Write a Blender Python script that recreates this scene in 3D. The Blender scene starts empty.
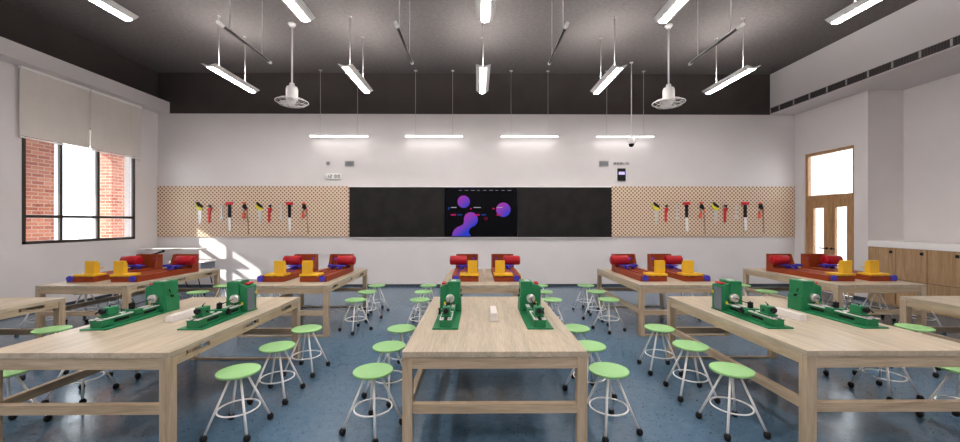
import bpy, bmesh, math, random
from mathutils import Vector, Matrix
random.seed(7)
S = bpy.context.scene
COL = S.collection
PI = math.pi

# ------------------------------------------------------------------ camera
F = 373.0; YAW = math.radians(0.466); CX, CY, EYE = 480.0, 222.0, 1.70
cy_, sy_ = math.cos(YAW), math.sin(YAW)
def PX(u, d):
    t = (u - CX) / F
    return d * (sy_ + t * cy_) / (cy_ - t * sy_)
def PD(u, X):
    t = (u - CX) / F
    return X * (cy_ - t * sy_) / (sy_ + t * cy_)
def PZ(v, X, d):
    return EYE - (v - CY) / F * (d * cy_ + X * sy_)
def FL(u, v, z):
    w = F * (EYE - z) / (v - CY); r = (u - CX) / F * w
    return (r * cy_ + w * sy_, -r * sy_ + w * cy_)

cam = bpy.data.cameras.new('camera'); cam.lens = F / 960 * 36; cam.sensor_width = 36
cam.shift_y = 1 / 960; cam.clip_start = 0.05; cam.clip_end = 200
co = bpy.data.objects.new('camera', cam); COL.objects.link(co)
co.location = (0, 0, EYE); co.rotation_euler = (PI / 2, 0, -YAW)
S.camera = co

# ------------------------------------------------------------------ materials
def mat(name, col, rough=.5, metal=0, spec=.5, emit=None, es=0, trans=0, alpha=1, coat=0):
    m = bpy.data.materials.new(name); m.use_nodes = True
    b = m.node_tree.nodes['Principled BSDF']
    b.inputs['Base Color'].default_value = (*col, 1)
    b.inputs['Roughness'].default_value = rough
    b.inputs['Metallic'].default_value = metal
    b.inputs['Specular IOR Level'].default_value = spec
    if emit: b.inputs['Emission Color'].default_value = (*emit, 1); b.inputs['Emission Strength'].default_value = es
    if trans: b.inputs['Transmission Weight'].default_value = trans
    if coat: b.inputs['Coat Weight'].default_value = coat
    b.inputs['Alpha'].default_value = alpha
    return m
def N(m, typ, **kw):
    n = m.node_tree.nodes.new(typ)
    for k, v in kw.items():
        if hasattr(n, k): setattr(n, k, v)
        else: n.inputs[k].default_value = v
    return n
def L(m, a, b): m.node_tree.links.new(a, b)
def ramp(m, fac, stops, interp='LINEAR'):
    r = N(m, 'ShaderNodeValToRGB'); r.color_ramp.interpolation = interp
    e = r.color_ramp.elements
    while len(e) < len(stops): e.new(.5)
    for i, (p, c) in enumerate(stops): e[i].position = p; e[i].color = (*c, 1)
    L(m, fac, r.inputs[0]); return r
def noisy(name, c1, c2, scale=(6, 6, 6), detail=4, rough=.5, bump=0, bscale=40, metal=0, spec=.5, lo=.35, hi=.65, coat=0):
    m = mat(name, c1, rough, metal, spec, coat=coat); b = m.node_tree.nodes['Principled BSDF']
    tc = N(m, 'ShaderNodeTexCoord'); mp = N(m, 'ShaderNodeMapping'); mp.inputs['Scale'].default_value = scale
    L(m, tc.outputs['Object'], mp.inputs[0])
    n = N(m, 'ShaderNodeTexNoise'); n.inputs['Scale'].default_value = 1; n.inputs['Detail'].default_value = detail
    L(m, mp.outputs[0], n.inputs['Vector'])
    r = ramp(m, n.outputs[0], [(lo, c1), (hi, c2)]); L(m, r.outputs[0], b.inputs['Base Color'])
    if bump:
        n2 = N(m, 'ShaderNodeTexNoise'); n2.inputs['Scale'].default_value = bscale; n2.inputs['Detail'].default_value = 3
        L(m, tc.outputs['Object'], n2.inputs['Vector'])
        bp = N(m, 'ShaderNodeBump'); bp.inputs['Strength'].default_value = bump; bp.inputs['Distance'].default_value = .01
        L(m, n2.outputs[0], bp.inputs['Height']); L(m, bp.outputs[0], b.inputs['Normal'])
    return m
def wood(name, axis, c1, c2, c3, rough=.45, plank=0):
    """oak with the grain along one axis of the object"""
    m = mat(name, c1, rough, spec=.4); b = m.node_tree.nodes['Principled BSDF']
    tc = N(m, 'ShaderNodeTexCoord'); oi = N(m, 'ShaderNodeObjectInfo')
    ad = N(m, 'ShaderNodeVectorMath', operation='ADD')
    sc = N(m, 'ShaderNodeMath', operation='MULTIPLY'); sc.inputs[1].default_value = 37
    L(m, oi.outputs['Random'], sc.inputs[0]); L(m, tc.outputs['Object'], ad.inputs[0]); L(m, sc.outputs[0], ad.inputs[1])
    def nz(s_long, s_cross, det, dist=0):
        mp = N(m, 'ShaderNodeMapping')
        mp.inputs['Scale'].default_value = tuple(s_long if i == axis else s_cross for i in range(3))
        L(m, ad.outputs[0], mp.inputs[0])
        n = N(m, 'ShaderNodeTexNoise'); n.inputs['Scale'].default_value = 1; n.inputs['Detail'].default_value = det
        n.inputs['Distortion'].default_value = dist
        L(m, mp.outputs[0], n.inputs['Vector']); return n
    a = nz(1.3, 16, 5, .8); f = nz(6, 120, 3)
    r1 = ramp(m, a.outputs[0], [(.3, c3), (.48, c1), (.7, c2)])
    r2 = ramp(m, f.outputs[0], [(.3, (.80, .80, .80)), (.65, (1.06, 1.05, 1.04))])
    mx = N(m, 'ShaderNodeMix', data_type='RGBA', blend_type='MULTIPLY'); mx.inputs[0].default_value = 1
    L(m, r1.outputs[0], mx.inputs[6]); L(m, r2.outputs[0], mx.inputs[7]); out = mx.outputs[2]
    if plank:
        sp = N(m, 'ShaderNodeSeparateXYZ'); L(m, tc.outputs['Object'], sp.inputs[0])
        q = N(m, 'ShaderNodeMath', operation='MULTIPLY'); q.inputs[1].default_value = plank
        L(m, sp.outputs[0 if axis != 0 else 1], q.inputs[0])
        fl = N(m, 'ShaderNodeMath', operation='FLOOR'); L(m, q.outputs[0], fl.inputs[0])
        wn = N(m, 'ShaderNodeTexWhiteNoise', noise_dimensions='1D'); L(m, fl.outputs[0], wn.inputs['W'])
        r3 = ramp(m, wn.outputs[0], [(0, (.92, .92, .92)), (1, (1.05, 1.04, 1.03))])
        m2 = N(m, 'ShaderNodeMix', data_type='RGBA', blend_type='MULTIPLY'); m2.inputs[0].default_value = 1
        L(m, out, m2.inputs[6]); L(m, r3.outputs[0], m2.inputs[7]); out = m2.outputs[2]
    L(m, out, b.inputs['Base Color'])
    return m

OAK = ((.455, .345, .232), (.52, .405, .285), (.36, .265, .17))
M = {}
for i, ax in enumerate('xyz'): M['oak_' + ax] = wood('light oak ' + ax, i, *OAK)
M['oak_top'] = wood('light oak top', 1, (.465, .388, .290), (.52, .437, .333), (.395, .322, .235), .38, plank=7.5)
M['cab'] = wood('cabinet oak', 2, (.40, .25, .13), (.46, .30, .17), (.33, .20, .10), .5)
M['doorwood'] = wood('door oak', 2, (.42, .235, .11), (.50, .29, .145), (.33, .18, .08), .5)
M['wall'] = noisy('white paint', (.70, .655, .645), (.73, .685, .675), (1.2, 1.2, 1.2), 3, .7, .03, 60, spec=.3)
M['dark'] = noisy('charcoal paint', (.056, .046, .043), (.064, .053, .050), (2, 2, 2), 3, .8, .05, 60, spec=.2)
M['ceil'] = noisy('grey textured ceiling', (.128, .114, .110), (.158, .142, .137), (16, 16, 16), 8, .85, .35, 30, spec=.2)
M['base'] = mat('baseboard dark', (.03, .035, .045), .4)
M['white'] = mat('white enamel', (.86, .83, .81), .4)
M['whitem'] = mat('white metal', (.74, .71, .70), .35, .0)
M['rod'] = mat('pale steel rod', (.58, .54, .53), .4, .2)
M['darkbar'] = mat('dark bar', (.05, .045, .045), .4)
M['black'] = mat('black plastic', (.007, .007, .008), .5, spec=.2)
M['rubber'] = mat('black rubber', (.008, .008, .009), .6, spec=.2)
M['green'] = noisy('lathe green enamel', (.012, .155, .058), (.015, .18, .068), (8, 8, 8), 2, .4, spec=.3)
M['seat'] = noisy('green plastic seat', (.265, .50, .20), (.285, .525, .215), (5, 5, 5), 2, .4, spec=.3)
M['steel'] = mat('steel', (.62, .60, .58), .3, .85)
M['ways'] = mat('bright steel ways', (.74, .72, .70), .35, .5)
M['greypanel'] = mat('grey panel', (.13, .15, .18), .5)
M['red'] = mat('red plastic', (.60, .015, .02), .4)
M['yellow'] = mat('yellow sticker', (.80, .55, .03), .5)
M['rust'] = noisy('red brown enamel', (.23, .034, .007), (.27, .042, .009), (8, 8, 8), 2, .45, spec=.25)
M['ylw'] = mat('yellow enamel', (.72, .40, .02), .45, spec=.3)
M['blue'] = mat('blue enamel', (.05, .04, .42), .45, spec=.3)
M['purple'] = mat('violet plastic', (.15, .03, .55), .4)
M['motor'] = mat('red motor enamel', (.36, .004, .010), .4, spec=.3)
M['block'] = mat('white block', (.66, .61, .58), .5)
M['winframe'] = mat('dark brown frame', (.032, .022, .018), .4)
M['alu'] = mat('grey aluminium', (.5, .48, .48), .4, .3)
M['louvre'] = None
M['board'] = noisy('blackboard enamel', (.016, .0145, .014), (.022, .020, .019), (3, 3, 3), 3, .45, spec=.12)
M['screen'] = mat('screen black', (.003, .003, .005), .3, spec=.06)
M['trimdark'] = mat('dark edge', (.01, .01, .01), .4)
M['tile'] = mat('grey cover', (.33, .31, .31), .5)
M['blade'] = mat('blade steel', (.62, .60, .58), .4, .4)
M['yel2'] = mat('yellow handle', (.75, .65, .03), .4)
M['orange'] = mat('orange red plastic', (.75, .10, .04), .4)
M['bark'] = mat('brown blade', (.28, .16, .11), .5)
M['glassw'] = None

def emission(name, col, s):
    m = bpy.data.materials.new(name); m.use_nodes = True
    nt = m.node_tree; nt.nodes.clear()
    e = nt.nodes.new('ShaderNodeEmission'); o = nt.nodes.new('ShaderNodeOutputMaterial')
    e.inputs[0].default_value = (*col, 1); e.inputs[1].default_value = s
    nt.links.new(e.outputs[0], o.inputs[0]); return m
LAMP = 60.0
M['lamp'] = emission('lamp diffuser', (1, .955, .93), LAMP)
M['lampw'] = emission('wall wash diffuser', (1, .985, .965), 6.0)
M['lampup'] = emission('lamp uplight', (1, .955, .93), 78.0)

def glass():
    m = bpy.data.materials.new('clear glass'); m.use_nodes = True
    nt = m.node_tree; nt.nodes.clear()
    o = nt.nodes.new('ShaderNodeOutputMaterial'); mx = nt.nodes.new('ShaderNodeMixShader')
    t = nt.nodes.new('ShaderNodeBsdfTransparent'); g = nt.nodes.new('ShaderNodeBsdfGlossy')
    g.inputs['Roughness'].default_value = .03; mx.inputs[0].default_value = .06
    t.inputs[0].default_value = (.96, .97, .97, 1)
    nt.links.new(t.outputs[0], mx.inputs[1]); nt.links.new(g.outputs[0], mx.inputs[2]); nt.links.new(mx.outputs[0], o.inputs[0])
    return m
M['glass'] = glass()

def floor_mat():
    m = mat('blue speckled vinyl', (.1, .15, .2), .3, spec=.45); b = m.node_tree.nodes['Principled BSDF']
    tc = N(m, 'ShaderNodeTexCoord')
    n = N(m, 'ShaderNodeTexNoise'); n.inputs['Scale'].default_value = 14; n.inputs['Detail'].default_value = 6; n.inputs['Roughness'].default_value = .6
    L(m, tc.outputs['Object'], n.inputs['Vector'])
    r = ramp(m, n.outputs[0], [(.25, (.060, .112, .172)), (.5, (.076, .136, .202)), (.8, (.098, .165, .238))])
    v = N(m, 'ShaderNodeTexVoronoi'); v.inputs['Scale'].default_value = 26; L(m, tc.outputs['Object'], v.inputs['Vector'])
    r2 = ramp(m, v.outputs['Distance'], [(.12, (.10, .10, .12)), (.20, (1, 1, 1))])
    v3 = N(m, 'ShaderNodeTexVoronoi'); v3.inputs['Scale'].default_value = 31; L(m, tc.outputs['Object'], v3.inputs['Vector'])
    r3 = ramp(m, v3.outputs['Distance'], [(.08, (1.8, 1.75, 1.7)), (.15, (1, 1, 1))])
    a = N(m, 'ShaderNodeMix', data_type='RGBA', blend_type='MULTIPLY'); a.inputs[0].default_value = .8
    L(m, r.outputs[0], a.inputs[6]); L(m, r2.outputs[0], a.inputs[7])
    a2 = N(m, 'ShaderNodeMix', data_type='RGBA', blend_type='MULTIPLY'); a2.inputs[0].default_value = .8
    L(m, a.outputs[2], a2.inputs[6]); L(m, r3.outputs[0], a2.inputs[7]); L(m, a2.outputs[2], b.inputs['Base Color'])
    n2 = N(m, 'ShaderNodeTexNoise'); n2.inputs['Scale'].default_value = 9; n2.inputs['Detail'].default_value = 3; L(m, tc.outputs['Object'], n2.inputs['Vector'])
    rr = ramp(m, n2.outputs[0], [(.3, (.15, .15, .15)), (.7, (.20, .20, .20))]); L(m, rr.outputs[0], b.inputs['Roughness'])
    bp = N(m, 'ShaderNodeBump'); bp.inputs['Strength'].default_value = .03; bp.inputs['Distance'].default_value = .01
    L(m, n2.outputs[0], bp.inputs['Height']); L(m, bp.outputs[0], b.inputs['Normal'])
    return m
M['floor'] = floor_mat()

def math_(m, op, a, b=None):
    n = N(m, 'ShaderNodeMath', operation=op)
    for i, x in enumerate((a, b)):
        if x is None: continue
        if isinstance(x, (int, float)): n.inputs[i].default_value = x
        else: L(m, x, n.inputs[i])
    return n.outputs[0]
def peg_mat():
    m = mat('perforated board', (.6, .45, .33), .6); b = m.node_tree.nodes['Principled BSDF']
    tc = N(m, 'ShaderNodeTexCoord'); sp = N(m, 'ShaderNodeSeparateXYZ'); L(m, tc.outputs['Object'], sp.inputs[0])
    P = .1015
    def hole(ox):
        fx = math_(m, 'SUBTRACT', math_(m, 'FRACT', math_(m, 'ADD', math_(m, 'DIVIDE', sp.outputs[0], P), 50 + ox)), .5)
        fz = math_(m, 'SUBTRACT', math_(m, 'FRACT', math_(m, 'ADD', math_(m, 'DIVIDE', sp.outputs[2], P), 50 + ox)), .5)
        return math_(m, 'SQRT', math_(m, 'ADD', math_(m, 'MULTIPLY', fx, fx), math_(m, 'MULTIPLY', fz, fz)))
    d = math_(m, 'MINIMUM', hole(0), hole(.5))
    r = ramp(m, d, [(.19, (.20, .10, .055)), (.26, (.76, .59, .44))])
    L(m, r.outputs[0], b.inputs['Base Color']); return m
M['peg'] = peg_mat()
def brick_mat():
    m = mat('red brick', (.5, .2, .1), .8); b = m.node_tree.nodes['Principled BSDF']
    tc = N(m, 'ShaderNodeTexCoord'); sp = N(m, 'ShaderNodeSeparateXYZ'); L(m, tc.outputs['Object'], sp.inputs[0])
    cb = N(m, 'ShaderNodeCombineXYZ'); L(m, math_(m, 'ADD', sp.outputs[0], sp.outputs[1]), cb.inputs[0]); L(m, sp.outputs[2], cb.inputs[1])
    k = N(m, 'ShaderNodeTexBrick'); L(m, cb.outputs[0], k.inputs['Vector'])
    k.inputs['Scale'].default_value = 1; k.inputs['Brick Width'].default_value = .24; k.inputs['Row Height'].default_value = .085
    k.inputs['Mortar Size'].default_value = .009
    k.inputs['Color1'].default_value = (.27, .055, .028, 1); k.inputs['Color2'].default_value = (.45, .17, .10, 1); k.inputs['Mortar'].default_value = (.42, .33, .28, 1)
    L(m, k.outputs[0], b.inputs['Base Color']); return m
M['brick'] = brick_mat()
def louvre_mat():
    m = mat('dark louvre mesh', (.05, .045, .045), .5); b = m.node_tree.nodes['Principled BSDF']
    tc = N(m, 'ShaderNodeTexCoord'); sp = N(m, 'ShaderNodeSeparateXYZ'); L(m, tc.outputs['Object'], sp.inputs[0])
    f1 = math_(m, 'FRACT', math_(m, 'MULTIPLY', sp.outputs[1], 22)); f2 = math_(m, 'FRACT', math_(m, 'MULTIPLY', sp.outputs[2], 30))
    g = math_(m, 'MAXIMUM', math_(m, 'GREATER_THAN', f1, .8), math_(m, 'GREATER_THAN', f2, .75))
    r = ramp(m, g, [(0, (.018, .015, .015)), (1, (.10, .085, .085))], 'CONSTANT'); r.color_ramp.elements[1].position = .5
    L(m, r.outputs[0], b.inputs['Base Color']); return m
M['louvre'] = louvre_mat()
def blob_mat():
    m = bpy.data.materials.new('screen gradient'); m.use_nodes = True
    nt = m.node_tree; nt.nodes.clear()
    e = nt.nodes.new('ShaderNodeEmission'); o = nt.nodes.new('ShaderNodeOutputMaterial'); nt.links.new(e.outputs[0], o.inputs[0])
    tc = N(m, 'ShaderNodeTexCoord'); sp = N(m, 'ShaderNodeSeparateXYZ'); L(m, tc.outputs['Object'], sp.inputs[0])
    k = math_(m, 'ADD', math_(m, 'SUBTRACT', math_(m, 'MULTIPLY', sp.outputs[0], 1.6), math_(m, 'MULTIPLY', sp.outputs[2], 1.9)), .5)
    r = ramp(m, k, [(.05, (.42, .05, .42)), (.5, (.22, .06, .52)), (.95, (.03, .06, .60))])
    L(m, r.outputs[0], e.inputs[0]); e.inputs[1].default_value = .55; return m
M['blob'] = blob_mat()
M['txt'] = emission('screen white', (.7, .7, .8), .35)
M['pink'] = emission('screen pink', (.8, .02, .18), .35)
M['sblue'] = emission('screen blue', (.02, .10, .45), .3)
M['lilac'] = emission('reader display', (.55, .48, .95), .9)
M['blindm'] = noisy('beige blind slats', (.70, .645, .60), (.73, .675, .625), (3, 3, 3), 2, .6)

# ------------------------------------------------------------------ geometry helpers
class MB:
    def __init__(s): s.bm = bmesh.new(); s.mi = 0
    def _m(s, faces):
        for f in faces: f.material_index = s.mi
    def box(s, a, b, bev=0):
        r = bmesh.ops.create_cube(s.bm, size=1)
        v = r['verts']; a, b = Vector(a), Vector(b); c = (a + b) / 2; d = b - a
        for q in v: q.co = Vector((c.x + q.co.x * abs(d.x), c.y + q.co.y * abs(d.y), c.z + q.co.z * abs(d.z)))
        fs = list({f for q in v for f in q.link_faces}); s._m(fs)
        if bev:
            es = list({e for q in v for e in q.link_edges})
            bmesh.ops.bevel(s.bm, geom=es, offset=bev, segments=2, affect='EDGES', profile=.5)
        return s
    def tube(s, p, q, r, r2=None, n=12, cap=True):
        p, q = Vector(p), Vector(q); r2 = r if r2 is None else r2
        ax = (q - p).normalized(); u = ax.orthogonal().normalized(); w = ax.cross(u)
        A = [s.bm.verts.new(p + (u * math.cos(t) + w * math.sin(t)) * r) for t in [2 * PI * i / n for i in range(n)]]
        B = [s.bm.verts.new(q + (u * math.cos(t) + w * math.sin(t)) * r2) for t in [2 * PI * i / n for i in range(n)]]
        fs = [s.bm.faces.new((A[i], A[(i + 1) % n], B[(i + 1) % n], B[i])) for i in range(n)]
        for f in fs: f.smooth = True
        if cap: fs += [s.bm.faces.new(A[::-1]), s.bm.faces.new(B)]
        s._m(fs); return s
    def path(s, pts, r, n=8, closed=False):
        pts = [Vector(p) for p in pts]; k = len(pts); rings = []
        for i in range(k):
            a = pts[(i - 1) % k] if (closed or i > 0) else pts[i]; b = pts[(i + 1) % k] if (closed or i < k - 1) else pts[i]
            t = (b - a).normalized(); ref = Vector((0, 0, 1)) if abs(t.z) < .9 else Vector((1, 0, 0))
            u = t.cross(ref).normalized(); w = t.cross(u)
            rings.append([s.bm.verts.new(pts[i] + (u * math.cos(2 * PI * j / n) + w * math.sin(2 * PI * j / n)) * r) for j in range(n)])
        for i in range(k if closed else k - 1):
            A, B = rings[i], rings[(i + 1) % k]
            for j in range(n):
                f = s.bm.faces.new((A[j], A[(j + 1) % n], B[(j + 1) % n], B[j])); f.smooth = True; f.material_index = s.mi
        if not closed:
            s._m([s.bm.faces.new(rings[0][::-1]), s.bm.faces.new(rings[-1])])
        return s
    def ring(s, c, R, r, n=40, k=8):
        return s.path([(c[0] + R * math.cos(2 * PI * i / n), c[1] + R * math.sin(2 * PI * i / n), c[2]) for i in range(n)], r, k, True)
    def lathe(s, prof, c=(0, 0, 0), n=32, axis='z'):
        """revolve (radius, height) pairs"""
        rings = []
        for (r, h) in prof:
            R = []
            for i in range(n):
                t = 2 * PI * i / n; a, b = r * math.cos(t), r * math.sin(t)
                co_ = {'z': (a, b, h), 'y': (a, h, b), 'x': (h, a, b)}[axis]
                R.append(s.bm.verts.new(Vector(c) + Vector(co_)))
            rings.append(R)
        for A, B in zip(rings, rings[1:]):
            for i in range(n):
                f = s.bm.faces.new((A[i], A[(i + 1) % n], B[(i + 1) % n], B[i])); f.smooth = True; f.material_index = s.mi
        s._m([s.bm.faces.new(rings[0][::-1]), s.bm.faces.new(rings[-1])]); return s
    def prism(s, poly, a, b, plane='xz'):
        """extrude a polygon; plane xz extrudes along y, yz along x, xy along z"""
        def P(p, h): return {'xz': (p[0], h, p[1]), 'yz': (h, p[0], p[1]), 'xy': (p[0], p[1], h)}[plane]
        A = [s.bm.verts.new(P(p, a)) for p in poly]; B = [s.bm.verts.new(P(p, b)) for p in poly]; n = len(poly)
        fs = [s.bm.faces.new((A[i], A[(i + 1) % n], B[(i + 1) % n], B[i])) for i in range(n)] + [s.bm.faces.new(A[::-1]), s.bm.faces.new(B)]
        s._m(fs); return s
    def mirror(s):
        for v in s.bm.verts: v.co.x *= -1
        return s
    def build(s, name, mats, parent=None, loc=(0, 0, 0), bevel=0, smooth=False):
        bmesh.ops.recalc_face_normals(s.bm, faces=s.bm.faces)
        me = bpy.data.meshes.new(name); s.bm.to_mesh(me); s.bm.free()
        for m in (mats if isinstance(mats, (list, tuple)) else [mats]): me.materials.append(m)
        o = bpy.data.objects.new(name, me); COL.objects.link(o); o.location = loc
        if parent: o.parent = parent
        if bevel:
            b = o.modifiers.new('bevel', 'BEVEL'); b.width = bevel; b.segments = 2; b.limit_method = 'ANGLE'; b.angle_limit = math.radians(50)
            b.harden_normals = False
        return o
def tag(o, label=None, cat=None, group=None, kind=None):
    if label: o['label'] = label
    if cat: o['category'] = cat
    if group: o['group'] = group
    if kind: o['kind'] = kind
    return o
def empty(name, loc, label=None, cat=None, group=None, rz=0):
    o = bpy.data.objects.new(name, None); o.empty_display_size = .1; COL.objects.link(o)
    o.location = loc; o.rotation_euler = (0, 0, rz); return tag(o, label, cat, group)
def struct(name, mb, m, parent=None):
    o = mb.build(name, m, parent)
    if parent is None: o['kind'] = 'structure'
    return o
def dup(root, loc, rz=0, label=None):
    r = root.copy(); COL.objects.link(r); r.location = loc; r.rotation_euler = (0, 0, rz)
    if label: r['label'] = label
    for ch in list(root.children):
        c = ch.copy(); COL.objects.link(c); c.parent = r
        for g in list(ch.children):
            d = g.copy(); COL.objects.link(d); d.parent = c
    return r

# ------------------------------------------------------------------ room shell
D = 9.885; XL = -8.393; XR = 8.467; XBR = 7.814; XSL = -8.085; CH = 5.63; ZB = 4.557; YB = -3.6; T = .25
ZS = 4.85
struct('floor', MB().box((XL - T, YB - T, -.1), (9.6, D + T, 0)), M['floor'])
struct('ceiling', MB().box((XL - T, YB - T, CH), (9.6, D + T, CH + .15)), M['ceil'])
w = MB(); w.box((XL - T, D, 0), (9.6, D + T, ZB)); w.mi = 1; w.box((XL - T, D, ZB), (9.6, D + T, CH))
struct('wall_back', w, [M['wall'], M['dark']])
struct('wall_front', MB().box((XL - T, YB - T, 0), (9.6, YB, CH)), M['wall'])
# left wall with window openings
WZ0, WZ1 = 1.285, 3.74
WIN = [(PD(21.7, XL), PD(134.7, XL)), (-3.3, -.6)]
WIN = [(min(a), max(a)) for a in WIN]
def wall_open(mb, x0, x1, y0, y1, z1, holes):
    ys = sorted(holes); cur = y0
    for (a, b, z0, zt) in ys:
        mb.box((x0, cur, 0), (x1, a, z1))
        if z0 > 0: mb.box((x0, a, 0), (x1, b, z0))
        mb.box((x0, a, zt), (x1, b, z1)); cur = b
    mb.box((x0, cur, 0), (x1, y1, z1)); return mb
w = wall_open(MB(), XL - T, XL, YB, D, ZB, [(a, b, WZ0, WZ1) for a, b in WIN])
w.mi = 1; w.box((XL - T, YB, ZB), (XL, D, CH))
struct('wall_left', w, [M['wall'], M['dark']])
struct('trim_1', MB().box((XL, YB, ZB), (XSL, D - .002, ZS)), M['wall'])         # curtain soffit
# right wall: door opening, then a deep niche over the cabinets
DY0, DY1, DZ = PD(854, XR), PD(804.2, XR), 3.44
NY1 = PD(868, XR); NY0 = NY1 - 4 * .53; XN = 9.245
w = wall_open(MB(), XR, XR + .12, NY1 + .1, D, ZB + .3, [(DY0, DY1, 0, DZ)])
w.box((XR, NY1, 0), (XN + .1, NY1 + .1, ZB + .3)); w.box((XN, NY0, 0), (XN + .1, NY1, ZB + .3))
w.box((XR, NY0 - .1, 0), (XN + .1, NY0, ZB + .3)); w.box((XR, YB, 0), (XR + .12, NY0 - .1, ZB + .3))
struct('wall_right', w, M['wall'])
w = MB(); w.box((XBR, YB, ZB), (9.5, D - .002, CH - .002))
struct('trim_2', w, M['wall'])                                                      # bulkhead
w = MB(); w.box((XL, D - .015, 0), (XR, D, .055)); struct('baseboard_back', w, M['base'])
w = MB(); w.box((XL, YB, 0), (XL + .015, D - .015, .055)); struct('baseboard_left', w, M['base'])
w = MB(); w.box((XR - .015, DY1, 0), (XR, D - .015, .055)); w.box((XR - .015, NY1, 0), (XR, DY0, .055)); struct('baseboard_right', w, M['base'])

# ---- windows
def window(n, y0, y1):
    z0, z1 = WZ0, WZ1; x0, x1 = XL - .03, XL + .012
    f = MB(); t = .055
    f.box((x0, y0, z0), (x1, y1, z0 + t)); f.box((x0, y0, z1 - t), (x1, y1, z1))
    f.box((x0, y0, z0), (x1, y0 + t, z1)); f.box((x0, y1 - t, z0), (x1, y1, z1))
    m1 = y0 + (y1 - y0) * .284; m2 = y0 + (y1 - y0) * .628
    if n == 1: m1 = PD(60.8, XL); m2 = PD(98, XL)
    for m in (m1, m2): f.box((x0, m - .028, z0 + t), (x1, m + .028, z1 - t))
    f.box((x0, y0 + t, 1.78), (x1, m1 - .028, 1.835)); f.box((x0, m1 + .028, 1.78), (x1, m2 - .028, 1.835)); f.box((x0, m2 + .028, 1.78), (x1, y1 - t, 1.835))
    o = struct('window_%d' % n, f, M['winframe'])
    a = MB(); xa_, xb_ = x0 - .08, x0
    a.box((xa_, y0, z0), (xb_, y1, z0 + .04)); a.box((xa_, y0, z1 - .04), (xb_, y1, z1)); a.box((xa_, y0, z0 + .04), (xb_, y0 + .04, z1 - .04)); a.box((xa_, y1 - .04, z0 + .04), (xb_, y1, z1 - .04))
    for m in (m1, m2): a.box((xa_, m - .022, z0 + .04), (xb_, m + .022, z1 - .04))
    for (c, d) in ((y0 + .04, m1 - .022), (m1 + .022, m2 - .022), (m2 + .022, y1 - .04)): a.box((xa_, c, 1.785), (xb_, d, 1.83))
    a.build('window_sash', M['alu'], o)
    g = MB(); g.box((x0 - .035, y0 + t, z0 + t), (x0 - .029, y1 - t, z1 - t)); g.build('window_pane', M['glass'], o)
    return o
for i, (a, b) in enumerate(WIN): window(i + 1, a, b)

# ---- blinds
def blind(y0, y1, zb, label):
    x = XL + .075
    e = empty('window_blind', (x, (y0 + y1) / 2, zb), label, 'blind', 'blinds over the left window')
    h = (y1 - y0) / 2; top = ZB - zb - .002
    m = MB(); z = .035
    while z < top - .075:
        m.prism([(.005, z), (.0065, z + .001), (-.0035, z + .043), (-.005, z + .042)], -h, h, 'xz')
        z += .033
    m.build('slats', M['blindm'], e)
    MB().box((-.025, -h, top - .05), (.025, h, top)).build('headrail', M['white'], e)
    MB().box((-.022, -h, 0), (.022, h, .022)).build('bottom_rail', M['white'], e)
    c = MB()
    for y in (-h * .55, h * .55): c.tube((.024, y, .02), (.024, y, top - .05), .0025, n=6)
    c.build('ladder_cord', M['white'], e)
    c = MB(); c.tube((.03, h - .06, -.06), (.03, h - .06, top - .05), .0022, n=6); c.lathe([(.004, 0), (.009, .01), (.008, .03), (.003, .04)], (.03, h - .06, -.10), 10)
    c.build('pull_cord', M['white'], e)
XB = XL + .075
yb0, ybm, yb1 = PD(19.5, XB), PD(90, XB), PD(141, XB)
blind(yb0, ybm - .01, 3.245, 'beige slatted window blind with white bottom rail, the one nearer the camera')
blind(ybm + .01, yb1, 3.245, 'beige slatted window blind, the one nearer the back wall corner')

# ---- exterior: brick piers, and an unseen canopy placed to cap the sun patch
for (a, b, lab) in ((7.7, 9.0, 'red brick pier outside, behind the first left pane of the window'), (10.3, 12.6, 'red brick pier outside, behind the rightmost pane of the window')):
    p = empty('brick_pier', (-10.25, (a + b) / 2, 0), lab, 'pier', 'brick piers outside the window')
    m = MB(); m.box((-.25, (a - b) / 2, -.3), (.25, (b - a) / 2, 3.78)); m.build('brick_shaft', M['brick'], p)
    m = MB(); m.box((-.29, (a - b) / 2 - .04, -.3), (.29, (b - a) / 2 + .04, -.1)); m.build('plinth', M['tile'], p)
struct('trim_3', MB().box((-10.62, -5, 3.78), (XL - T, 12, 4.0)), M['tile'])  # unseen overhang, its edge set to limit sun through the window
struct('ground', MB().box((-24, -12, -.4), (26, 24, -.3)), noisy('pale paving', (.6, .58, .55), (.66, .64, .61), (2, 2, 2)))

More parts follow.
